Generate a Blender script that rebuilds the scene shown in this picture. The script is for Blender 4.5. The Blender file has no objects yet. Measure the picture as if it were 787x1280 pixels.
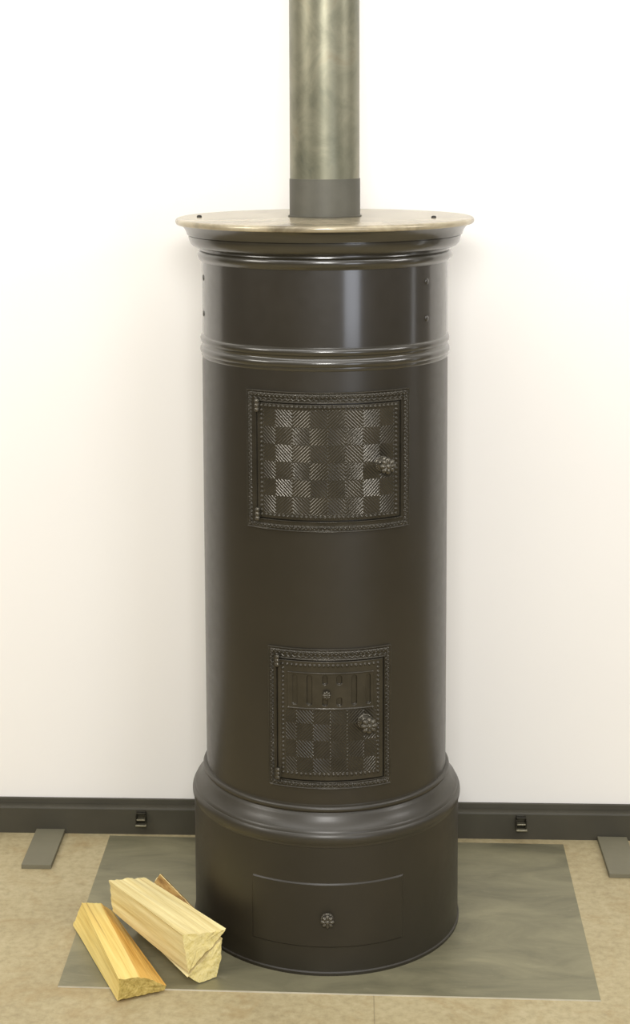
import bpy, bmesh, math, random
import numpy as np
from mathutils import Vector, Matrix, noise

PI = math.pi
sc = bpy.context.scene
col = sc.collection
sc.view_settings.view_transform = 'Standard'
sc.view_settings.look = 'None'
sc.view_settings.exposure = -0.07
sc.view_settings.gamma = 1.0

# ------------------------------------------------------------------ helpers
def link(name, me, mat=None, parent=None):
    o = bpy.data.objects.new(name, me)
    col.objects.link(o)
    if mat is not None:
        for m in (mat if isinstance(mat, (list, tuple)) else [mat]):
            me.materials.append(m)
    if parent is not None:
        o.parent = parent
    return o

def thing(name, label, cat, loc=(0, 0, 0), group=None):
    o = bpy.data.objects.new(name, None)
    o.empty_display_size = 0.05
    col.objects.link(o)
    o.location = loc
    o['label'] = label
    o['category'] = cat
    if group: o['group'] = group
    return o

def tag(o, label, cat, group=None):
    o['label'] = label
    o['category'] = cat
    if group: o['group'] = group
    return o

def struct(o):
    o['kind'] = 'structure'
    return o

def from_bm(name, bm, mat, parent=None):
    me = bpy.data.meshes.new(name)
    bmesh.ops.recalc_face_normals(bm, faces=bm.faces)
    bm.to_mesh(me)
    bm.free()
    return link(name, me, mat, parent)

def bm_box(bm, x0, x1, y0, y1, z0, z1, bevel=0.0, seg=2):
    r = bmesh.ops.create_cube(bm, size=1)
    vs = r['verts']
    for v in vs:
        v.co = Vector((x0 + (v.co.x + .5) * (x1 - x0), y0 + (v.co.y + .5) * (y1 - y0), z0 + (v.co.z + .5) * (z1 - z0)))
    if bevel:
        es = list({e for v in vs for e in v.link_edges})
        bmesh.ops.bevel(bm, geom=es, offset=bevel, segments=seg, affect='EDGES', profile=.5)

def lathe(name, prof, mat, parent=None, seg=192, cx=0.0, cy=0.0, sharp=30.0, cap0=False, cap1=False):
    """prof: list of (r, z).  A surface of revolution round a vertical axis."""
    bm = bmesh.new()
    rings = []
    for r, z in prof:
        if r < 1e-6:
            rings.append([bm.verts.new((cx, cy, z))])
        else:
            rings.append([bm.verts.new((cx + r * math.cos(2 * PI * i / seg), cy + r * math.sin(2 * PI * i / seg), z)) for i in range(seg)])
    for a, b in zip(rings, rings[1:]):
        for i in range(seg):
            j = (i + 1) % seg
            if len(a) == 1: f = bm.faces.new((a[0], b[i], b[j]))
            elif len(b) == 1: f = bm.faces.new((a[i], a[j], b[0]))
            else: f = bm.faces.new((a[i], a[j], b[j], b[i]))
            f.smooth = True
    if cap0: bm.faces.new(rings[0][::-1])
    if cap1: bm.faces.new(rings[-1])
    bmesh.ops.recalc_face_normals(bm, faces=bm.faces)
    for e in bm.edges:
        if len(e.link_faces) == 2 and e.calc_face_angle(0) > math.radians(sharp):
            e.smooth = False
    me = bpy.data.meshes.new(name)
    bm.to_mesh(me); bm.free()
    return link(name, me, mat, parent)

def arc(cr, cz, rr, rz, a0, a1, n):
    """points of an elliptical arc in the (r, z) profile plane, degrees"""
    return [(cr + rr * math.cos(math.radians(a0 + (a1 - a0) * i / n)), cz + rz * math.sin(math.radians(a0 + (a1 - a0) * i / n))) for i in range(n + 1)]

def cyl_grid(name, sa, za, R, H, keep, mat, parent, smooth=True):
    """relief sheet bent round the stove axis: sa = azimuths (rad, 0 = -Y, towards +X), za = heights, H[z, s] = relief"""
    S, Z = np.meshgrid(sa, za)
    rr = R + H
    X = rr * np.sin(S); Y = -rr * np.cos(S)
    co = np.stack([X, Y, Z], -1).reshape(-1, 3).astype(np.float32)
    ns, nz = len(sa), len(za)
    idx = np.arange(ns * nz).reshape(nz, ns)
    q = np.stack([idx[:-1, :-1], idx[:-1, 1:], idx[1:, 1:], idx[1:, :-1]], -1)
    q = q[keep] if keep is not None else q.reshape(-1, 4)
    used = np.unique(q)
    remap = np.full(ns * nz, -1); remap[used] = np.arange(len(used))
    q = remap[q]; co = co[used]
    me = bpy.data.meshes.new(name)
    me.vertices.add(len(co)); me.vertices.foreach_set('co', co.ravel())
    me.loops.add(q.size); me.loops.foreach_set('vertex_index', q.ravel().astype(np.int32))
    me.polygons.add(len(q))
    me.polygons.foreach_set('loop_start', np.arange(0, q.size, 4, dtype=np.int32))
    me.polygons.foreach_set('loop_total', np.full(len(q), 4, dtype=np.int32))
    me.update(calc_edges=True)
    me.polygons.foreach_set('use_smooth', np.full(len(q), smooth))
    me.update()
    return link(name, me, mat, parent)

def on_stove(az, R, z):
    a = math.radians(az)
    return Vector((R * math.sin(a), -R * math.cos(a), z))

def out_matrix(az, R, z):
    """local frame: +Z points radially outward, +Y up"""
    a = math.radians(az)
    n = Vector((math.sin(a), -math.cos(a), 0)); up = Vector((0, 0, 1)); x = up.cross(n)
    m = Matrix((x, up, n)).transposed().to_4x4()
    m.translation = on_stove(az, R, z)
    return m

# ------------------------------------------------------------------ materials
def new_mat(name):
    m = bpy.data.materials.new(name); m.use_nodes = True
    nt = m.node_tree
    return m, nt, nt.nodes['Principled BSDF']

def N(nt, t, **kw):
    n = nt.nodes.new(t)
    for k, v in kw.items():
        if k in n.inputs: n.inputs[k].default_value = v
        else: setattr(n, k, v)
    return n

def coords(nt, scale=(1, 1, 1), kind='Object'):
    tc = nt.nodes.new('ShaderNodeTexCoord'); mp = nt.nodes.new('ShaderNodeMapping')
    mp.inputs['Scale'].default_value = scale
    nt.links.new(tc.outputs[kind], mp.inputs['Vector'])
    return mp.outputs['Vector']

def ramp(nt, fac, stops):
    r = nt.nodes.new('ShaderNodeValToRGB')
    e = r.color_ramp.elements
    while len(e) < len(stops): e.new(0.5)
    for el, (p, c) in zip(e, stops):
        el.position = p; el.color = (*c, 1)
    nt.links.new(fac, r.inputs['Fac'])
    return r.outputs['Color']

def noise_tex(nt, vec, scale, detail=6, rough=.55, dist=0.0):
    n = N(nt, 'ShaderNodeTexNoise', Scale=scale, Detail=detail, Roughness=rough, Distortion=dist)
    nt.links.new(vec, n.inputs['Vector'])
    return n.outputs['Fac']

def mixc(nt, fac, a, b, mode='MIX'):
    m = nt.nodes.new('ShaderNodeMix'); m.data_type = 'RGBA'; m.blend_type = mode
    for s, v in ((m.inputs['Factor'], fac), (m.inputs['A'], a), (m.inputs['B'], b)):
        pass
    fi, ai, bi = m.inputs[0], m.inputs[6], m.inputs[7]
    for s, v in ((fi, fac), (ai, a), (bi, b)):
        if isinstance(v, bpy.types.NodeSocket): nt.links.new(v, s)
        elif isinstance(v, tuple): s.default_value = (*v, 1)
        else: s.default_value = v
    return m.outputs[2]

def bump(nt, bsdf, h, strength, dist):
    b = N(nt, 'ShaderNodeBump', Strength=strength, Distance=dist)
    nt.links.new(h, b.inputs['Height']); nt.links.new(b.outputs['Normal'], bsdf.inputs['Normal'])

def s2l(*c):
    return tuple(((v / 255) / 12.92 if v / 255 <= .04045 else ((v / 255 + .055) / 1.055) ** 2.4) for v in c)

def m_paint(name, c0, c1, rough, bstr=.05, coat=.6, crough=.14):
    m, nt, b = new_mat(name)
    v = coords(nt)
    n1 = noise_tex(nt, v, 5, 5)
    nt.links.new(ramp(nt, n1, [(.3, c0), (.7, c1)]), b.inputs['Base Color'])
    n2 = noise_tex(nt, v, 40, 4)
    rr = N(nt, 'ShaderNodeMapRange'); rr.inputs[3].default_value = rough - .06; rr.inputs[4].default_value = rough + .08
    nt.links.new(n2, rr.inputs[0]); nt.links.new(rr.outputs[0], b.inputs['Roughness'])
    n3 = noise_tex(nt, v, 9, 3, .5)
    bump(nt, b, n3, bstr, .01)
    b.inputs['Specular IOR Level'].default_value = .5
    b.inputs['Coat Weight'].default_value = coat
    b.inputs['Coat Roughness'].default_value = crough
    b.inputs['Coat IOR'].default_value = 1.6
    return m

M_DRUM = m_paint('stove_paint', (.0130, .0102, .0056), (.0180, .0140, .0078), .42, .05, .30, .26)
M_UPPER = m_paint('stove_paint_glossy', (.0115, .0088, .0050), (.0165, .0128, .0072), .42, .10, .85, .16)
M_BASE = m_paint('stove_base_paint', (.0140, .0112, .0063), (.0200, .0160, .0090), .46, .05, .15, .35)
M_MOULD = m_paint('stove_moulding_paint', (.019, .016, .010), (.028, .024, .0155), .34, .05, .75, .17)
M_PLINTH = m_paint('stove_plinth_paint', (.020, .0168, .0103), (.030, .025, .0160), .44, .07, .22, .26)

def m_iron(name, c0, c1, rough, metal):
    m, nt, b = new_mat(name)
    v = coords(nt)
    n1 = noise_tex(nt, v, 30, 6)
    nt.links.new(ramp(nt, n1, [(.3, c0), (.7, c1)]), b.inputs['Base Color'])
    b.inputs['Metallic'].default_value = metal
    b.inputs['Roughness'].default_value = rough
    n2 = noise_tex(nt, v, 350, 3)
    bump(nt, b, n2, .15, .001)
    return m

M_IRON = m_iron('cast_iron_blackened', (.036, .0315, .0225), (.052, .0455, .033), .22, .38)
M_KNOB = m_iron('polished_iron', (.075, .068, .052), (.11, .10, .08), .24, .6)
M_SCREW = m_iron('dark_screw', (.02, .02, .016), (.05, .045, .04), .4, .6)

def m_topplate():
    m, nt, b = new_mat('dusty_top_plate')
    v = coords(nt)
    n1 = noise_tex(nt, v, 9, 8, .65, .6)
    c = ramp(nt, n1, [(.30, s2l(112, 103, 84)), (.5, s2l(168, 157, 132)), (.72, s2l(196, 186, 160))])
    nt.links.new(c, b.inputs['Base Color'])
    b.inputs['Roughness'].default_value = .22
    b.inputs['Metallic'].default_value = .2
    bump(nt, b, noise_tex(nt, v, 60, 5), .1, .003)
    return m
M_TOP = m_topplate()

def m_pipe():
    m, nt, b = new_mat('raw_steel_pipe')
    v = coords(nt, (1, 1, .85))
    n1 = noise_tex(nt, v, 13, 7, .62, .5)
    c = ramp(nt, n1, [(.30, s2l(82, 83, 71)), (.43, s2l(122, 119, 100)), (.57, s2l(150, 146, 125)), (.72, s2l(140, 124, 98))])
    n2 = noise_tex(nt, coords(nt, (1, 1, .4)), 5, 3)
    c2 = mixc(nt, n2, c, s2l(112, 114, 98))
    nt.links.new(c2, b.inputs['Base Color'])
    b.inputs['Metallic'].default_value = .55
    n3 = noise_tex(nt, v, 22, 5)
    rr = N(nt, 'ShaderNodeMapRange'); rr.inputs[3].default_value = .30; rr.inputs[4].default_value = .48
    nt.links.new(n3, rr.inputs[0]); nt.links.new(rr.outputs[0], b.inputs['Roughness'])
    bump(nt, b, noise_tex(nt, v, 8, 3), .06, .01)
    return m
M_PIPE = m_pipe()

def m_simple(name, c, rough, metal=0.0, var=.12, scale=20, bs=.1, bd=.002):
    m, nt, b = new_mat(name)
    v = coords(nt)
    n1 = noise_tex(nt, v, scale, 5)
    lo = tuple(x * (1 - var) for x in c); hi = tuple(min(1, x * (1 + var)) for x in c)
    nt.links.new(ramp(nt, n1, [(.3, lo), (.7, hi)]), b.inputs['Base Color'])
    b.inputs['Roughness'].default_value = rough; b.inputs['Metallic'].default_value = metal
    bump(nt, b, noise_tex(nt, v, scale * 8, 3), bs, bd)
    return m
M_COLLAR = m_simple('matte_grey_collar', s2l(82, 80, 70), .55, .2)
M_RAIL = m_simple('rail_dark_grey', s2l(66, 63, 52), .55, 0, .18, 6)
M_FOOT = m_simple('foot_dark_grey', s2l(116, 112, 93), .6, 0, .1, 9)
M_BUCKLE = m_simple('buckle_dark', s2l(50, 47, 38), .35, .5)
M_LEVER = m_simple('buckle_highlight', s2l(150, 145, 125), .28, .8)  # highlight on the black buckle's lever, painted as a bright base colour

def m_wall():
    m, nt, b = new_mat('white_wall')
    v = coords(nt)
    n1 = noise_tex(nt, v, 2.0, 2)
    nt.links.new(ramp(nt, n1, [(.3, s2l(246, 244, 241)), (.7, s2l(248, 246, 243))]), b.inputs['Base Color'])
    b.inputs['Roughness'].default_value = .5
    b.inputs['Specular IOR Level'].default_value = .3
    return m
M_WALL = m_wall()

def m_floor():
    m, nt, b = new_mat('stained_concrete')
    v = coords(nt)
    n1 = noise_tex(nt, v, 3.2, 8, .62, .3)
    c = ramp(nt, n1, [(.25, s2l(150, 137, 102)), (.5, s2l(174, 161, 124)), (.75, s2l(190, 179, 143))])
    n2 = noise_tex(nt, v, 60, 8, .7)
    c = mixc(nt, .4, c, ramp(nt, n2, [(.3, s2l(118, 106, 80)), (.5, s2l(172, 158, 124)), (.72, s2l(200, 188, 156))]))
    n3 = noise_tex(nt, v, 7, 6, .7, .8)
    st = N(nt, 'ShaderNodeMapRange'); st.inputs[1].default_value = .52; st.inputs[2].default_value = .68
    st.inputs[3].default_value = 0; st.inputs[4].default_value = .45
    nt.links.new(n3, st.inputs[0])
    c = mixc(nt, st.outputs[0], c, s2l(150, 124, 78))
    vz = N(nt, 'ShaderNodeTexVoronoi', Scale=70.0); nt.links.new(v, vz.inputs['Vector'])
    sp = N(nt, 'ShaderNodeMapRange'); sp.inputs[1].default_value = .03; sp.inputs[2].default_value = .09; sp.inputs[3].default_value = .35; sp.inputs[4].default_value = 0
    nt.links.new(vz.outputs['Distance'], sp.inputs[0])
    c = mixc(nt, sp.outputs[0], c, s2l(104, 92, 68))
    # control joint running to the front, x = .096
    sx = nt.nodes.new('ShaderNodeSeparateXYZ'); nt.links.new(v, sx.inputs[0])
    a = N(nt, 'ShaderNodeMath', operation='SUBTRACT'); nt.links.new(sx.outputs[0], a.inputs[0]); a.inputs[1].default_value = .0963
    ab = N(nt, 'ShaderNodeMath', operation='ABSOLUTE'); nt.links.new(a.outputs[0], ab.inputs[0])
    j = N(nt, 'ShaderNodeMapRange'); j.inputs[1].default_value = .0006; j.inputs[2].default_value = .0016; j.inputs[3].default_value = .45; j.inputs[4].default_value = 0
    nt.links.new(ab.outputs[0], j.inputs[0])
    c = mixc(nt, j.outputs[0], c, s2l(96, 84, 60))
    nt.links.new(c, b.inputs['Base Color'])
    b.inputs['Roughness'].default_value = .62
    bump(nt, b, n2, .2, .003)
    return m
M_FLOOR = m_floor()

def m_sheet():
    m, nt, b = new_mat('mill_steel_sheet')
    v = coords(nt)
    n1 = noise_tex(nt, coords(nt, (1, 2.6, 1)), 4.5, 8, .62, .8)
    c = ramp(nt, n1, [(.30, s2l(112, 109, 88)), (.5, s2l(133, 129, 104)), (.70, s2l(150, 145, 117))])
    n2 = noise_tex(nt, coords(nt, (1, 5, 1)), 16, 8, .7, 1.5)
    sc_ = N(nt, 'ShaderNodeMapRange'); sc_.inputs[1].default_value = .58; sc_.inputs[2].default_value = .7; sc_.inputs[3].default_value = 0; sc_.inputs[4].default_value = .35
    nt.links.new(n2, sc_.inputs[0])
    c = mixc(nt, sc_.outputs[0], c, s2l(172, 166, 142))
    nt.links.new(c, b.inputs['Base Color'])
    b.inputs['Metallic'].default_value = .35
    rr = N(nt, 'ShaderNodeMapRange'); rr.inputs[3].default_value = .3; rr.inputs[4].default_value = .55
    nt.links.new(n2, rr.inputs[0]); nt.links.new(rr.outputs[0], b.inputs['Roughness'])
    bump(nt, b, n2, .08, .002)
    return m
M_SHEET = m_sheet()
M_SHEETEDGE = m_simple('cut_steel_edge', s2l(206, 202, 188), .35, .3)

def m_wood(name, dark, mid, light):
    m, nt, b = new_mat(name)
    v = coords(nt, (2.2, 60, 60))
    n1 = noise_tex(nt, v, 1.0, 8, .65, .15)
    c = ramp(nt, n1, [(.27, dark), (.45, mid), (.70, light)])
    n2 = noise_tex(nt, coords(nt, (5, 260, 260)), 1.0, 5, .6)
    c = mixc(nt, .35, c, ramp(nt, n2, [(.3, dark), (.5, mid), (.7, light)]))
    n4 = noise_tex(nt, coords(nt, (1.6, 95, 95)), 1.0, 3, .5)
    ck = N(nt, 'ShaderNodeMapRange'); ck.inputs[1].default_value = .66; ck.inputs[2].default_value = .72; ck.inputs[3].default_value = 0; ck.inputs[4].default_value = .55
    nt.links.new(n4, ck.inputs[0])
    c = mixc(nt, ck.outputs[0], c, s2l(150, 108, 50))
    nt.links.new(c, b.inputs['Base Color'])
    b.inputs['Roughness'].default_value = .7
    b.inputs['Specular IOR Level'].default_value = .25
    bump(nt, b, n1, .45, .004)
    return m
W_PALE = m_wood('split_wood_pale', s2l(200, 174, 104), s2l(236, 218, 156), s2l(246, 234, 182))
W_CREAM = m_wood('split_wood_cream', s2l(190, 166, 106), s2l(226, 210, 154), s2l(240, 228, 180))
W_GOLD = m_wood('split_wood_golden', s2l(204, 168, 86), s2l(234, 208, 126), s2l(242, 222, 150))
W_ORANGE = m_wood('split_wood_orange', s2l(160, 108, 42), s2l(216, 170, 86), s2l(236, 206, 128))

def m_end(name, a, bb, cc):
    m, nt, b = new_mat(name)
    v = coords(nt, (1, 1, 1))
    wv = N(nt, 'ShaderNodeTexWave', wave_type='RINGS', rings_direction='X', Scale=55.0, Distortion=3.0, Detail=3.0)
    mp = coords(nt); nt.links.new(mp, wv.inputs['Vector'])
    n = noise_tex(nt, v, 120, 7, .7)
    c = ramp(nt, n, [(.3, a), (.46, bb), (.66, cc)])
    c = mixc(nt, .12, c, ramp(nt, wv.outputs['Fac'], [(.1, a), (.8, cc)]))
    nt.links.new(c, b.inputs['Base Color'])
    b.inputs['Roughness'].default_value = .8
    b.inputs['Specular IOR Level'].default_value = .2
    bump(nt, b, n, .6, .004)
    return m
W_END = m_end('end_grain_pale', s2l(204, 186, 112), s2l(230, 214, 146), s2l(242, 228, 170))
W_END_SHADED = m_end('end_grain_shaded', s2l(142, 122, 60), s2l(180, 158, 88), s2l(204, 182, 112))  # darker end grain: shade on the left log's end put into the colour

def m_bark():
    m, nt, b = new_mat('brown_bark')
    n = noise_tex(nt, coords(nt, (12, 60, 60)), 1.2, 8, .7, .4)
    c = ramp(nt, n, [(.3, s2l(108, 76, 36)), (.5, s2l(160, 124, 66)), (.7, s2l(196, 166, 104))])
    nt.links.new(c, b.inputs['Base Color'])
    b.inputs['Roughness'].default_value = .85
    bump(nt, b, n, .8, .006)
    return m
M_BARK = m_bark()

# ------------------------------------------------------------------ room shell
WALL_ROT = math.radians(0.4155)
bm = bmesh.new()
bm_box(bm, -4, 4, -7, 1.0, -.05, 0)
struct(from_bm('floor', bm, M_FLOOR))

bm = bmesh.new()
bm_box(bm, -1.6, 1.35, 0, .05, 0, 3.2)
w = struct(from_bm('wall_back', bm, M_WALL)); w.location = (0, .3815, 0); w.rotation_euler.z = WALL_ROT

# dark rail along the foot of the white wall (front face y = .3528 at x = 0)
bm = bmesh.new()
prof = [(0, .003), (.0015, 0.0), (.0015, .004), (0, .006), (0, .060), (.0018, .0635), (.027, .066), (.0275, .0775), (.0282, .0775), (.0282, .003)]
prof = [(0, 0.0), (0, .0605), (.0012, .0635), (.004, .0645), (.020, .0655), (.021, .0765), (.0282, .0768), (.0282, 0.0)]
L, Rr = [], []
for y, z in prof:
    L.append(bm.verts.new((-1.6, y, z))); Rr.append(bm.verts.new((1.35, y, z)))
n = len(prof)
for i in range(n):
    j = (i + 1) % n
    bm.faces.new((L[i], L[j], Rr[j], Rr[i]))
bm.faces.new(L); bm.faces.new(Rr[::-1])
rail = struct(from_bm('baseboard_back', bm, M_RAIL)); rail.location = (0, .3528, 0); rail.rotation_euler.z = WALL_ROT

def latch(x, zb):
    b_ = bmesh.new()
    # back plate and two side cheeks of a toggle latch
    bm_box(b_, x - .011, x + .011, -.004, 0, zb, zb + .033, .0012)
    bm_box(b_, x - .0125, x - .0095, -.014, 0, zb + .002, zb + .026, .0008)
    bm_box(b_, x + .0095, x + .0125, -.014, 0, zb + .002, zb + .026, .0008)
    bm_box(b_, x - .011, x + .011, -.011, -.006, zb + .027, zb + .031, .001)
    o = from_bm('latch', b_, M_BUCKLE, rail)
    b_ = bmesh.new()
    bm_box(b_, x - .010, x + .010, -.017, -.004, zb + .0145, zb + .0175, .001)
    bm_box(b_, x - .0125, x + .0135, -.020, -.006, zb + .0005, zb + .0055, .0015)
    from_bm('lever', b_, M_LEVER, o)
latch(-.4400, .026)
latch(.4465, .0265)

def foot(x, y0, rz, label):
    bm = bmesh.new()
    bm_box(bm, -.034, .034, 0, .192, 0, .0105, .0012)
    # front corners slightly rounded
    for v in bm.verts:
        if v.co.y < .01 and abs(v.co.x) > .030:
            v.co.y += .0035
    o = from_bm('partition_foot', bm, M_FOOT)
    o.location = (x, y0, 0); o.rotation_euler.z = rz
    tag(o, label, 'foot', 'flat feet under the dark rail')
foot(-.6545, .1585, math.radians(0.4), 'flat dark grey foot reaching from under the rail, left of the stove')
foot(.6560, .1640, math.radians(-0.4), 'flat dark grey foot reaching from under the rail, right of the steel sheet')

# ------------------------------------------------------------------ steel sheet under the stove
bm = bmesh.new()
c4 = [(-.5155, -.3365), (.5268, -.3462), (.5415, .3265), (-.5135, .3335)]
T = .003
lo = [bm.verts.new((x, y, 0)) for x, y in c4]; hi = [bm.verts.new((x, y, T)) for x, y in c4]
bm.faces.new(hi); bm.faces.new(lo[::-1])
for i in range(4):
    f = bm.faces.new((lo[i], lo[(i + 1) % 4], hi[(i + 1) % 4], hi[i])); f.material_index = 1
sheet = from_bm('floor_plate', bm, [M_SHEET, M_SHEETEDGE])
tag(sheet, 'thin grey steel sheet on the concrete floor under the stove', 'floor plate')

# ------------------------------------------------------------------ the stove
Z0 = T
stove = thing('wood_stove', 'tall black cylindrical iron stove with two ornamented doors on a steel sheet', 'stove', (0, 0, Z0))

base_prof = [(.2795, 0), (.2795, .0055), (.2770, .0075), (.2768, .012), (.2768, .262), (.272, .266)]
lathe('base', [(r, z) for r, z in base_prof], M_BASE, stove)

pl = [(.2768, .2615), (.2780, .2625)] + arc(.2735, .2765, .0072, .0125, -50, 55, 10) + [(.2766, .2885), (.2756, .2890), (.2738, .2945), (.2728, .2952)] + \
     [(.2690, .2990), (.2648, .3040), (.2612, .3095), (.2585, .3150), (.2562, .3190), (.2542, .3210), (.2535, .3222)] + arc(.2520, .3290, .0056, .0062, -75, 82, 10) + [(.2508, .3355), (.2503, .338)]
lathe('plinth_moulding', pl, M_PLINTH, stove, sharp=38)

lathe('drum', [(.2501, .325), (.2501, .60), (.2501, .90), (.2498, 1.203)], M_DRUM, stove)

ring = [(.2495, 1.1925), (.2505, 1.1935), (.2515, 1.1955)] + arc(.2465, 1.2070, .0075, .0085, -52, 62, 10) + [(.2492, 1.2172)] + \
       [(.2500, 1.2190)] + arc(.2460, 1.2290, .0072, .0085, -55, 65, 10) + [(.2488, 1.2385), (.2484, 1.2405)]
lathe('ring_moulding', ring, M_MOULD, stove, sharp=40)

lathe('upper_drum', [(.2488, 1.235), (.2490, 1.30), (.2490, 1.392)], M_UPPER, stove)

cor = [(.2490, 1.3855), (.2510, 1.3862), (.2525, 1.3885)] + arc(.2490, 1.3985, .0086, .0105, -50, 70, 10) + [(.2518, 1.4092), (.2512, 1.4110), (.2515, 1.4130)] + \
      [(.2560, 1.4138), (.2620, 1.4150), (.2668, 1.4172), (.2705, 1.4210), (.2732, 1.4260), (.2748, 1.4330), (.2750, 1.4372), (.2738, 1.4380), (.2738, 1.4390), (.2780, 1.4395)] + \
      [(.2788, 1.4420), (.2805, 1.4470), (.2842, 1.4530), (.2885, 1.4575), (.2905, 1.4595), (.2905, 1.4612), (.2925, 1.4615)]
lathe('cornice', cor, M_MOULD, stove, sharp=36)

tp = [(0, 1.4600), (.2930, 1.4600)] + arc(.2972, 1.4658, .0040, .0058, -80, 80, 8) + [(.2950, 1.4722), (.12, 1.4732), (0, 1.4732)]
top = lathe('top_plate', tp, M_TOP, stove, sharp=50)

def screw_head(name, mat4, r, h, mat, parent):
    bm = bmesh.new()
    seg = 12; rings = []
    for rr, hh in ((r, 0), (r, h * .45), (r * .8, h * .85), (r * .4, h), (0, h)):
        if rr == 0: rings.append([bm.verts.new((0, 0, hh))])
        else: rings.append([bm.verts.new((rr * math.cos(2 * PI * i / seg), rr * math.sin(2 * PI * i / seg), hh)) for i in range(seg)])
    for a, b in zip(rings, rings[1:]):
        for i in range(seg):
            j = (i + 1) % seg
            f = bm.faces.new((a[i], a[j], b[0]) if len(b) == 1 else (a[i], a[j], b[j], b[i])); f.smooth = True
    bm.transform(mat4)
    return from_bm(name, bm, mat, parent)
for x, y in ((-.2530, -.010), (.2175, -.064)):
    screw_head('screw', Matrix.Translation((x, y, 1.4725)), .0052, .0045, M_SCREW, top)
for az in (-75.5, 53.6):
    for z in (1.3545, 1.2825):
        screw_head('rivet', out_matrix(az, .2487, z), .0060, .0022, M_UPPER, stove)

# ---- ornamented knobs
def knob_bm(R, stem, depth, petals=8, base=True):
    """local +Z outward: round back rosette with beads, a stem and a petalled head"""
    bm = bmesh.new()
    def surf(prof, seg, lobes=0.0, zl=0.0):
        rings = []
        for r, z, k in prof:
            if r == 0: rings.append([bm.verts.new((0, 0, z))]); continue
            ring_ = []
            for i in range(seg):
                a = 2 * PI * i / seg
                w_ = abs(math.cos(petals * a / 2)) ** .7
                rr = r * (1 - lobes * k * (1 - w_)); zz = z - zl * k * (1 - w_)
                ring_.append(bm.verts.new((rr * math.cos(a), rr * math.sin(a), zz)))
            rings.append(ring_)
        for a, b in zip(rings, rings[1:]):
            for i in range(seg):
                j = (i + 1) % seg
                f = bm.faces.new((a[i], a[j], b[0]) if len(b) == 1 else ((a[0], b[i], b[j]) if len(a) == 1 else (a[i], a[j], b[j], b[i]))); f.smooth = True
    if base:
        rb = R * .95
        surf([(rb, 0, 0), (rb, .0015, 0), (rb * .9, .003, 0), (rb * .55, .0035, 0), (R * .42, .005, 0)], 32)
        nb = 20
        for i in range(nb):
            a = 2 * PI * i / nb
            mm = Matrix.Translation((rb * .86 * math.cos(a), rb * .86 * math.sin(a), .003))
            r_ = bmesh.ops.create_icosphere(bm, subdivisions=1, radius=rb * .12, matrix=mm)
            for v in r_['verts']:
                for f in v.link_faces: f.smooth = True
    s = R * .40
    surf([(s, 0, 0), (s * .8, stem * .4, 0), (s * .9, stem, 0)], 20)
    z = stem
    surf([(s * .9, z, 0), (R * .75, z + depth * .10, .6), (R * .97, z + depth * .32, 1), (R, z + depth * .5, 1), (R * .93, z + depth * .72, 1), (R * .74, z + depth * .92, 1),
          (R * .52, z + depth * .96, .9), (R * .34, z + depth * .86, .5), (R * .28, z + depth * .82, 0), (R * .26, z + depth * .98, 0), (R * .17, z + depth * 1.1, 0), (0, z + depth * 1.14, 0)], petals * 10, .20, depth * .22)
    return bm
def knob(name, az, Rr, z, R, stem, depth, parent, petals=8, base=True):
    bm = knob_bm(R, stem, depth, petals, base)
    bm.transform(out_matrix(az, Rr, z))
    o = from_bm(name, bm, M_KNOB, parent)
    return o

def hinge(az, Rr, zc, h, r, parent):
    """turned hinge knuckle: beads between collars"""
    prof = [(0, -.5), (.6, -.5), (.75, -.46)]
    for k in range(3):
        c = -.32 + k * .32
        prof += [(.70, c - .145), (.95, c - .09), (1.0, c), (.95, c + .09), (.70, c + .145)]
    prof += [(.75, .46), (.6, .5), (0, .5)]
    p = on_stove(az, Rr, zc)
    o = lathe('hinge', [(a * r, zc + b * h) for a, b in prof], M_KNOB, parent, seg=20, cx=p.x, cy=p.y, sharp=60)
    return o

# ---- relief functions
def tri(x):
    f = x - np.floor(x)
    return 1 - np.abs(2 * f - 1)
def bumpf(d, w):
    return np.clip(1 - (d / w) ** 2, 0, 1) ** .5

def beads(u, d, period, r):
    """row of half round beads: u along, d across"""
    uu = (u / period - np.round(u / period)) * period
    return np.sqrt(np.clip(r * r - uu ** 2 - d ** 2, 0, None))

def checker_ridges(S, Z, s0, cw, c0, ztop, rh, lines=5, amp=.0012):
    fx = (S - s0) / cw; fz = (ztop - Z) / rh
    c = np.floor(fx) + c0; r = np.floor(fz)
    odd = ((c + r) % 2) == 1
    # '\' runs down to the right: constant along fx - fz
    x = fx - np.floor(fx); y = fz - np.floor(fz)
    ph = np.where(odd, x - y, x + y)
    return amp * (.5 - .5 * np.cos(2 * PI * ph * 5.0))

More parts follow.
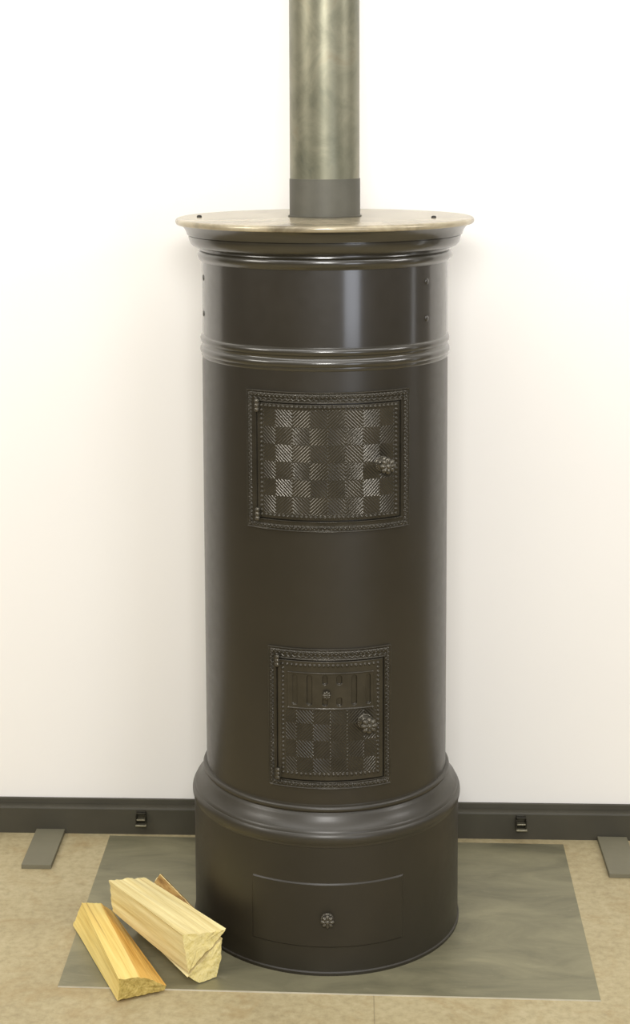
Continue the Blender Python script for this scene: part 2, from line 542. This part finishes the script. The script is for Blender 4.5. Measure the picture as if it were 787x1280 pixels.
RF = .2512   # back of the cast plates
def make_frame(azl, azr, zb, zt, hl, hr, hb, ht, parent, ds=.00062):
    a = np.radians
    def seg(x0, x1, step): return np.linspace(x0, x1, max(3, int(abs(x1 - x0) / step)))
    st = ds / RF
    sa = np.concatenate([seg(a(azl), a(hl), st), seg(a(hl), a(hr), st)[1:], seg(a(hr), a(azr), st)[1:]])
    za = np.concatenate([seg(zb, hb, ds), seg(hb, ht, ds)[1:], seg(ht, zt, ds)[1:]])
    S, Z = np.meshgrid(sa, za)
    s = S * RF; mid = (azl + azr) / 2
    dl = s - a(azl) * RF; dr = a(azr) * RF - s; db = Z - zb; dt = zt - Z
    d = np.minimum.reduce([dl, dr, db, dt])
    il = a(hl) * RF - s; ir = s - a(hr) * RF; ib = hb - Z; it = Z - ht
    di = np.maximum.reduce([il, ir, ib, it])      # distance out from the opening
    H = np.full_like(S, .0022)
    H += .0018 * bumpf(np.abs(d - .0013), .0014)             # outer lip
    H += .0020 * bumpf(np.abs(di - .0013), .0014)            # inner lip
    # ornament band: rows of small U-shaped eggs between the lips
    tb = np.minimum(db, dt) < np.minimum(dl, dr)
    u = np.where(tb, s - a(mid) * RF, Z - (zb + zt) / 2)
    per = .0078
    bandw = np.where(tb, np.where(dt < db, 0.0075, .0072), .0072)
    c = np.where(tb & (dt < db), .0080, .0082)
    v = (d - c)
    uu = (u / per - np.floor(u / per) - .5) * per
    rr = np.sqrt(uu ** 2 + (v * .95) ** 2)
    egg = bumpf(np.abs(rr - .0024), .0011) * (v > -.0026) + .8 * bumpf(rr, .0013)
    dart = bumpf(np.abs(np.abs(uu) - per / 2), .0008) * (np.abs(v) < .0030)
    H += .0032 * np.maximum(egg, dart) * (d > .0040) * (di > .0040)
    # second, leafy zigzag row along the top only
    zz = np.abs(tri(s / .011) * .0042 - (it - .0046) - .0005)
    H += .0018 * bumpf(zz, .0011) * (it > .0040) * (it < .0095) * (dt > .0125) * (dl > .01) * (dr > .01)
    # wandering wear on the casting
    H[0, :] = H[-1, :] = -.001; H[:, 0] = H[:, -1] = -.001
    ins = (S >= a(hl) - 1e-9) & (S <= a(hr) + 1e-9) & (Z >= hb - 1e-9) & (Z <= ht + 1e-9)
    H[ins] = -.001
    inner = (S > a(hl) + 1e-6) & (S < a(hr) - 1e-6) & (Z > hb + 1e-6) & (Z < ht - 1e-6)
    cs = (sa[:-1] + sa[1:]) / 2; cz = (za[:-1] + za[1:]) / 2
    CS, CZ = np.meshgrid(cs, cz)
    keep = ~((CS > a(hl)) & (CS < a(hr)) & (CZ > hb) & (CZ < ht))
    return cyl_grid('door_frame', sa, za, RF, H, keep, M_IRON, parent)

def grid_axes(azl, azr, zb, zt, ds=.00062):
    sa = np.linspace(math.radians(azl), math.radians(azr), int(math.radians(azr - azl) * RF / ds))
    za = np.linspace(zb, zt, int((zt - zb) / ds))
    return sa, za, *np.meshgrid(sa, za)

def bead_rows(S, Z, bl, br, bb, bt, per, r):
    """beads round a rectangle at azimuths bl, br and heights bb, bt"""
    s = S * RF; L, R_ = math.radians(bl) * RF, math.radians(br) * RF
    nu = max(1, round((R_ - L) / per)); nv = max(1, round((bt - bb) / per))
    pu = (R_ - L) / nu; pv = (bt - bb) / nv
    H = np.zeros_like(S)
    inu = (s > L - r) & (s < R_ + r); inv = (Z > bb - r) & (Z < bt + r)
    for d in (Z - bb, Z - bt): H = np.maximum(H, beads(s - L, d, pu, r) * inu)
    for d in (s - L, s - R_): H = np.maximum(H, beads(Z - bb, d, pv, r) * inv)
    return H

# ---- upper (fire) door
fr = make_frame(-35.5, 40.8, .8855 - Z0, 1.1570 - Z0, -30.1, 36.1, .9070 - Z0, 1.1350 - Z0, stove)
for az in (-34.2, 39.4): screw_head('screw', out_matrix(az, RF + .002, .8925 - Z0), .0030, .0026, M_KNOB, fr)

azl, azr, zb, zt = -29.7, 35.2, .9090 - Z0, 1.1333 - Z0
sa, za, S, Z = grid_axes(azl, azr, zb, zt)
pL, pR, pB, pT = -26.5, 32.2, .9200 - Z0, 1.1222 - Z0
inp = (S > math.radians(pL)) & (S < math.radians(pR)) & (Z > pB) & (Z < pT)
H = np.full_like(S, .0040)
H = np.where(inp, .0032 + checker_ridges(S, Z, math.radians(2.18), math.radians(7.65), 4, pT, .0337), H)
H += bead_rows(S, Z, -27.55, 33.35, .9148 - Z0, 1.1276 - Z0, .0088, .0029)
H += .0012 * bumpf(np.abs(S - math.radians(-28.9)) * RF, .0022)
H[0, :] = H[-1, :] = 0; H[:, 0] = H[:, -1] = 0
door = cyl_grid('door', sa, za, RF, H, None, M_IRON, stove)
door['label'] = 'upper fire door with checkered ridges'
hinge(-29.2, .2590, 1.1275 - Z0, .026, .0050, door)
hinge(-29.2, .2590, .9150 - Z0, .026, .0050, door)
knob('knob', 26.4, RF + .003, 1.0150 - Z0, .0168, .018, .013, door)

# ---- lower (ash / draught) door
fr = make_frame(-25.3, 31.1, .3735 - Z0, .6550 - Z0, -21.0, 27.6, .3895 - Z0, .6325 - Z0, stove)
for az in (29.6,): screw_head('screw', out_matrix(az, RF + .002, .3845 - Z0), .0030, .0026, M_KNOB, fr)
azl, azr, zb, zt = -20.6, 26.8, .3915 - Z0, .6310 - Z0
sa, za, S, Z = grid_axes(azl, azr, zb, zt)
pL, pR, pB, pT = -16.9, 23.3, .4080 - Z0, .5330 - Z0
inp = (S > math.radians(pL)) & (S < math.radians(pR)) & (Z > pB) & (Z < pT)
H = np.full_like(S, .0040)
H = np.where(inp, .0032 + checker_ridges(S, Z, math.radians(2.93), math.radians(7.45), 3, .5404 - Z0, .0344, amp=.0012), H)
H += bead_rows(S, Z, -18.1, 24.5, .4035 - Z0, .6225 - Z0, .0088, .0028)
H += .0012 * bumpf(np.abs(S - math.radians(-19.7)) * RF, .0020)
H[(S > math.radians(-15.4)) & (S < math.radians(21.8)) & (Z > .5375 - Z0) & (Z < .6065 - Z0)] = .0002
H[0, :] = H[-1, :] = 0; H[:, 0] = H[:, -1] = 0
door = cyl_grid('door', sa, za, RF, H, None, M_IRON, stove)
door['label'] = 'lower ash door with slotted draught slide'
hinge(-20.2, .2590, .6285 - Z0, .024, .0048, door)
hinge(-20.2, .2590, .4005 - Z0, .024, .0048, door)
knob('knob', 18.4, RF + .003, .5075 - Z0, .0172, .018, .013, door)
# draught slide with six slots
azl, azr, zb, zt = -15.9, 22.3, .5345 - Z0, .6095 - Z0
sa, za, S, Z = grid_axes(azl, azr, zb, zt, .0007)
H = np.full_like(S, .0050)
H += .0014 * bumpf(np.minimum(np.abs(Z - zb - .0018), np.abs(zt - .0018 - Z)), .0014)
H += .0008 * bumpf(np.minimum(np.abs(S - math.radians(azl)), np.abs(math.radians(azr) - S)) * RF - .0016, .0013)
zc = Z + Z0
for k, az in enumerate((-12.6, -6.1, .68, 6.92, 13.5, 19.8)):
    ds_ = np.abs(S - math.radians(az)) * RF
    hw = .0052
    if k in (2, 3):
        dz = np.minimum(np.abs(np.clip(zc, .5900, .5985) - zc), np.abs(np.clip(zc, .5475, .5545) - zc))
    else:
        dz = np.abs(np.clip(zc, .5485, .5985) - zc)
    dd = np.hypot(ds_, dz)
    H -= (.0042 if k not in (0,) else .0022) * np.clip((hw - dd) / .0008, 0, 1)
H[0, :] = H[-1, :] = .002; H[:, 0] = H[:, -1] = .002
cyl_grid('draught_slide', sa, za, RF, H, None, M_IRON, door)
knob('slide_knob', 1.4, RF + .0045, .5665 - Z0, .0088, .004, .006, door, petals=8, base=False)

# ---- ash drawer front in the base
sa = np.linspace(math.radians(-31), math.radians(34.2), 90); za = np.linspace(.060 - Z0, .1925 - Z0, 40)
S, Z = np.meshgrid(sa, za)
H = np.full_like(S, .0016)
H[-1, :] = H[:, 0] = H[:, -1] = -.0006; H[0, :] = -.0006
dr = cyl_grid('ash_drawer', sa, np.concatenate([[za[0]], za[1:-1], [za[-1]]]), .2770, H, None, M_BASE, stove, smooth=False)
knob('knob', 1.4, .2782, .1195 - Z0, .0142, .006, .010, dr)

# ------------------------------------------------------------------ stove pipe
PX = .0012
pipe = thing('stove_pipe', 'grey mottled steel stove pipe rising from the top of the black stove', 'stove pipe', (PX, 0, Z0 + 1.4732))
lathe('pipe', [(.0660, .06), (.0703, .0625), (.0703, .35), (.0703, 1.30), (.0680, 1.30)], M_PIPE, pipe, seg=96)
lathe('collar', [(.0745, 0), (.0745, .0018), (.0717, .0028), (.0713, .004), (.0713, .0755), (.0708, .0765), (.0700, .0765)], M_COLLAR, pipe, seg=96, sharp=35)['label'] = 'dark grey collar'

# ------------------------------------------------------------------ firewood
def log(near, far, edge_mats, mats, end_mat, label, seed, amp=.0016, nl=70, per=.0045):
    near = [Vector(p) for p in near]; far = [Vector(p) for p in far]
    n = len(near)
    cn = sum(near, Vector()) / n; cf = sum(far, Vector()) / n
    ax = (cn - cf).normalized()
    base = (cn + cf) / 2; base.z = min(p.z for p in near + far)
    up = Vector((0, 0, 1)); yv = up.cross(ax).normalized(); zv = ax.cross(yv)
    R3 = Matrix((ax, yv, zv)).transposed()
    Mx = R3.to_4x4(); Mx.translation = base
    inv = Mx.inverted()
    bm = bmesh.new()
    # perimeter parameter list
    params = []; fm = []; corner = []
    for i in range(n):
        L = (near[(i + 1) % n] - near[i]).length
        k = max(2, int(L / per))
        for q in range(k):
            params.append((i, q / k)); fm.append(edge_mats[i]); corner.append(q == 0)
    m_ = len(params)
    rings = []
    cpts = []
    for t in range(nl + 1):
        f = t / nl
        ring_ = []
        cen = cf.lerp(cn, f)
        for (i, u) in params:
            a = far[i].lerp(far[(i + 1) % n], u); b = near[i].lerp(near[(i + 1) % n], u)
            p = a.lerp(b, f)
            lp = inv @ p
            e = (near[(i + 1) % n] - near[i]).normalized(); nr = e.cross(ax).normalized()
            if nr.dot(p - cen) < 0: nr = -nr
            g = noise.noise(Vector((lp.x * 7 + seed, lp.y * 55, lp.z * 55))) * 1.0 + noise.noise(Vector((lp.x * 12 + seed, lp.y * 160, lp.z * 160))) * .6
            env = 1 if u not in (0,) else .5
            p2 = p + nr * (g * amp * env - amp * .6)
            # ragged ends
            if t in (0, nl):
                p2 = p2 + ax * ((noise.noise(Vector((lp.y * 70, lp.z * 70, seed))) * .0034 + noise.noise(Vector((lp.y * 260, lp.z * 260, seed))) * .0016))
            ring_.append(bm.verts.new(inv @ p2))
        rings.append(ring_)
    for t in range(nl):
        for k in range(m_):
            j = (k + 1) % m_
            f = bm.faces.new((rings[t][k], rings[t][j], rings[t + 1][j], rings[t + 1][k]))
            f.smooth = True; f.material_index = fm[k]
    for ring_, sgn in ((rings[0], -1), (rings[-1], 1)):
        c = sum((v.co for v in ring_), Vector()) / m_
        prev = ring_
        steps = 7
        for s_ in range(1, steps):
            w_ = 1 - s_ / steps
            cur = []
            for v in ring_:
                q = c + (v.co - c) * w_
                q.x = c.x + (v.co.x - c.x) * w_ ** 3 + noise.noise(Vector((q.y * 60 + seed, q.z * 60, 3.1 * sgn))) * .0024 + noise.noise(Vector((q.y * 240 + seed, q.z * 240, 3.1 * sgn))) * .0009
                cur.append(bm.verts.new(q))
            for k in range(m_):
                j = (k + 1) % m_
                f = bm.faces.new((prev[k], prev[j], cur[j], cur[k])); f.material_index = len(mats); f.smooth = True
            prev = cur
        cv = bm.verts.new(c)
        for k in range(m_):
            f = bm.faces.new((prev[k], prev[(k + 1) % m_], cv)); f.material_index = len(mats); f.smooth = True
    bmesh.ops.recalc_face_normals(bm, faces=bm.faces)
    for k in range(m_):
        if corner[k]:
            for t in range(nl):
                e = bm.edges.get((rings[t][k], rings[t + 1][k]))
                if e: e.smooth = False
        for ring_ in (rings[0], rings[-1]):
            e = bm.edges.get((ring_[k], ring_[(k + 1) % m_]))
            if e: e.smooth = False
    o = from_bm('firewood_log', bm, list(mats) + [end_mat])
    o.matrix_world = Mx
    tag(o, label, 'firewood', 'split logs beside the stove')
    return o

TZ = T + .0012
# left log, lying across the front edge of the sheet
near1 = [(-.3922, -.3901, .0035), (-.3884, -.3884, .0478), (-.3509, -.3708, .0440), (-.3270, -.3595, .0310), (-.3011, -.3474, .0125), (-.3060, -.3497, .0035)]
far1 = [(-.5272, -.1026, .0035), (-.5083, -.0938, .0525), (-.4715, -.0765, .0420), (-.4580, -.0702, .0310), (-.4440, -.0640, .0120), (-.4480, -.0655, .0035)]
near1 = [(x, y, z + .0015) for x, y, z in near1]; far1 = [(x, y, z + .0015) for x, y, z in far1]
log(near1, far1, [1, 1, 2, 2, 2, 1], [W_PALE, W_GOLD, W_ORANGE], W_END_SHADED,
    'low golden split log lying on the floor at far left, over the sheet edge', 3.0, amp=.0022)

# big pale log leaning on the other two
dz = .0035
near2 = [(-.2660, -.3326, .030 + dz), (-.2758, -.3405, .1163 + dz), (-.2540, -.3232, .1085 + dz), (-.2323, -.3057, .1020 + dz), (-.1957, -.2763, .0950 + dz), (-.2101, -.2879, .0760 + dz), (-.2402, -.3120, .0540 + dz)]
far2 = [(-.4403, -.1232, .0450 + dz), (-.4451, -.1270, .1150 + dz), (-.4290, -.1140, .1110 + dz), (-.4129, -.1013, .1080 + dz), (-.3762, -.0719, .0945 + dz), (-.3890, -.0822, .0800 + dz), (-.4150, -.1030, .0620 + dz)]
near2 = [(x + .0044, y - .0055, z) for x, y, z in near2]
log(near2, far2, [0, 1, 1, 1, 0, 0, 0], [W_CREAM, W_PALE], W_END,
    'large pale split log resting on top of the other two logs', 11.0, amp=.0020)

# wedge under it with a bark side towards the stove
near3 = [(-.2417, -.3190, .0045), (-.2644, -.3370, .0285), (-.2330, -.3120, .0520), (-.1990, -.2850, .0814), (-.2011, -.2865, .0390), (-.2105, -.2940, .0045)]
far3 = [(-.3880, -.1060, .0045), (-.4090, -.1240, .0340), (-.3800, -.0990, .0640), (-.3456, -.0720, .1080), (-.3450, -.0710, .0500), (-.3570, -.0810, .0045)]
l3 = log(near3, far3, [0, 0, 0, 0, 0, 0], [W_CREAM], W_END,
    'bark-edged wedge of firewood underneath the large log, next to the stove base', 23.0, amp=.0012)

# bark: a thin crust over the top right side of the wedge
def bark(parent):
    Mi = parent.matrix_world.inverted()
    bm = bmesh.new()
    nT, nR = Vector(near3[3]), Vector(near3[4]); fT, fR = Vector(far3[3]), Vector(far3[4])
    nI, fI = Vector(near3[2]), Vector(far3[2])
    nl, nc = 60, 14
    out = Vector((.80, .60, 0)).normalized()
    grid = []
    for t in range(nl + 1):
        f = t / nl * .86
        row = []
        for k in range(nc + 1):
            u = k / nc
            # start a little way down the inner slope, over the ridge, then down the side
            if u < .35: a = fI.lerp(fT, .66 + u / .35 * .34); b = nI.lerp(nT, .66 + u / .35 * .34); o_ = Vector((-.4, -.3, .8))
            else: a = fT.lerp(fR, (u - .35) / .65); b = nT.lerp(nR, (u - .35) / .65); o_ = out
            p = a.lerp(b, f)
            g = noise.noise(p * 70) * .0014 + noise.noise(p * 200) * .0007
            th = .0022 if 0 < k < nc and 0 < t < nl else -.0005
            row.append(bm.verts.new(Mi @ (p + o_ * (th + g))))
        grid.append(row)
    for a, b in zip(grid, grid[1:]):
        for k in range(nc):
            f = bm.faces.new((a[k], a[k + 1], b[k + 1], b[k])); f.smooth = True
    return from_bm('bark', bm, M_BARK, parent)
bpy.context.view_layer.update()
bark(l3)

# ------------------------------------------------------------------ lights
def area(name, loc, target, sx, sy, energy, color):
    d = bpy.data.lights.new(name, 'AREA'); d.shape = 'RECTANGLE'; d.size = sx; d.size_y = sy
    d.energy = energy; d.color = color
    o = bpy.data.objects.new(name, d); col.objects.link(o)
    o.location = loc
    o.rotation_euler = (Vector(target) - Vector(loc)).to_track_quat('-Z', 'Y').to_euler()
    return o
area('ceiling_light', (0.2, -1.4, 3.15), (0.1, 0.0, 1.2), 4.4, .9, 48, (1.0, .985, .965))
area('front_light', (0.06, -3.5, 2.35), (0, 0, 1.0), .8, .5, 66, (1.0, .98, .95))
area('right_light', (3.1, -1.1, 2.4), (0, 0.2, .9), .9, .6, 24, (1.0, .965, .94))
area('left_light', (-2.9, -1.6, 2.5), (0, 0.2, .8), 1.2, .7, 36, (1.0, .955, .88))
area('window_light', (1.75, -3.7, 1.2), (0, 0, 1.05), .95, 1.1, 19, (.84, .89, 1.0))
area('side_window_light', (2.7, -.15, 1.0), (0, -.1, 1.2), .16, 1.3, 1.6, (.95, .97, 1.0))

w = bpy.data.worlds.new('room_light'); sc.world = w; w.use_nodes = True
nt = w.node_tree
bg = nt.nodes['Background']
tc = nt.nodes.new('ShaderNodeTexCoord'); sx = nt.nodes.new('ShaderNodeSeparateXYZ')
nt.links.new(tc.outputs['Generated'], sx.inputs[0])
mr = N(nt, 'ShaderNodeMapRange'); mr.inputs[1].default_value = -.25; mr.inputs[2].default_value = .55
nt.links.new(sx.outputs[2], mr.inputs[0])
c = ramp(nt, mr.outputs[0], [(0, (.12, .10, .07)), (.35, (.20, .175, .135)), (1, (.56, .53, .47))])
nt.links.new(c, bg.inputs['Color']); bg.inputs['Strength'].default_value = 1.0

# ------------------------------------------------------------------ camera
W_, H_ = 787, 1280
f_, PPX, PPY = 2038.315, 329.888, 388.715
pitch, roll, yaw = (math.radians(a) for a in (6.692, -0.42544, 3.12466))
cp, sp = math.cos(pitch), math.sin(pitch)
Zr = Matrix.Rotation(yaw, 3, 'Z')
F = Zr @ Vector((0, cp, -sp)); U = Zr @ Vector((0, sp, cp)); R = Zr @ Vector((1, 0, 0))
cr, sr = math.cos(roll), math.sin(roll)
R2 = cr * R + sr * U; U2 = cr * U - sr * R
cam = bpy.data.cameras.new('camera')
cam.sensor_fit = 'HORIZONTAL'; cam.sensor_width = 36
cam.lens = f_ * 36 / W_
cam.shift_x = (W_ / 2 - PPX) / W_
cam.shift_y = -(H_ / 2 - PPY) / W_
co = bpy.data.objects.new('camera', cam); col.objects.link(co)
m4 = Matrix((R2, U2, -F)).transposed().to_4x4()
m4.translation = Vector((.05695, -3.30292, 1.67105))
co.matrix_world = m4
sc.camera = co
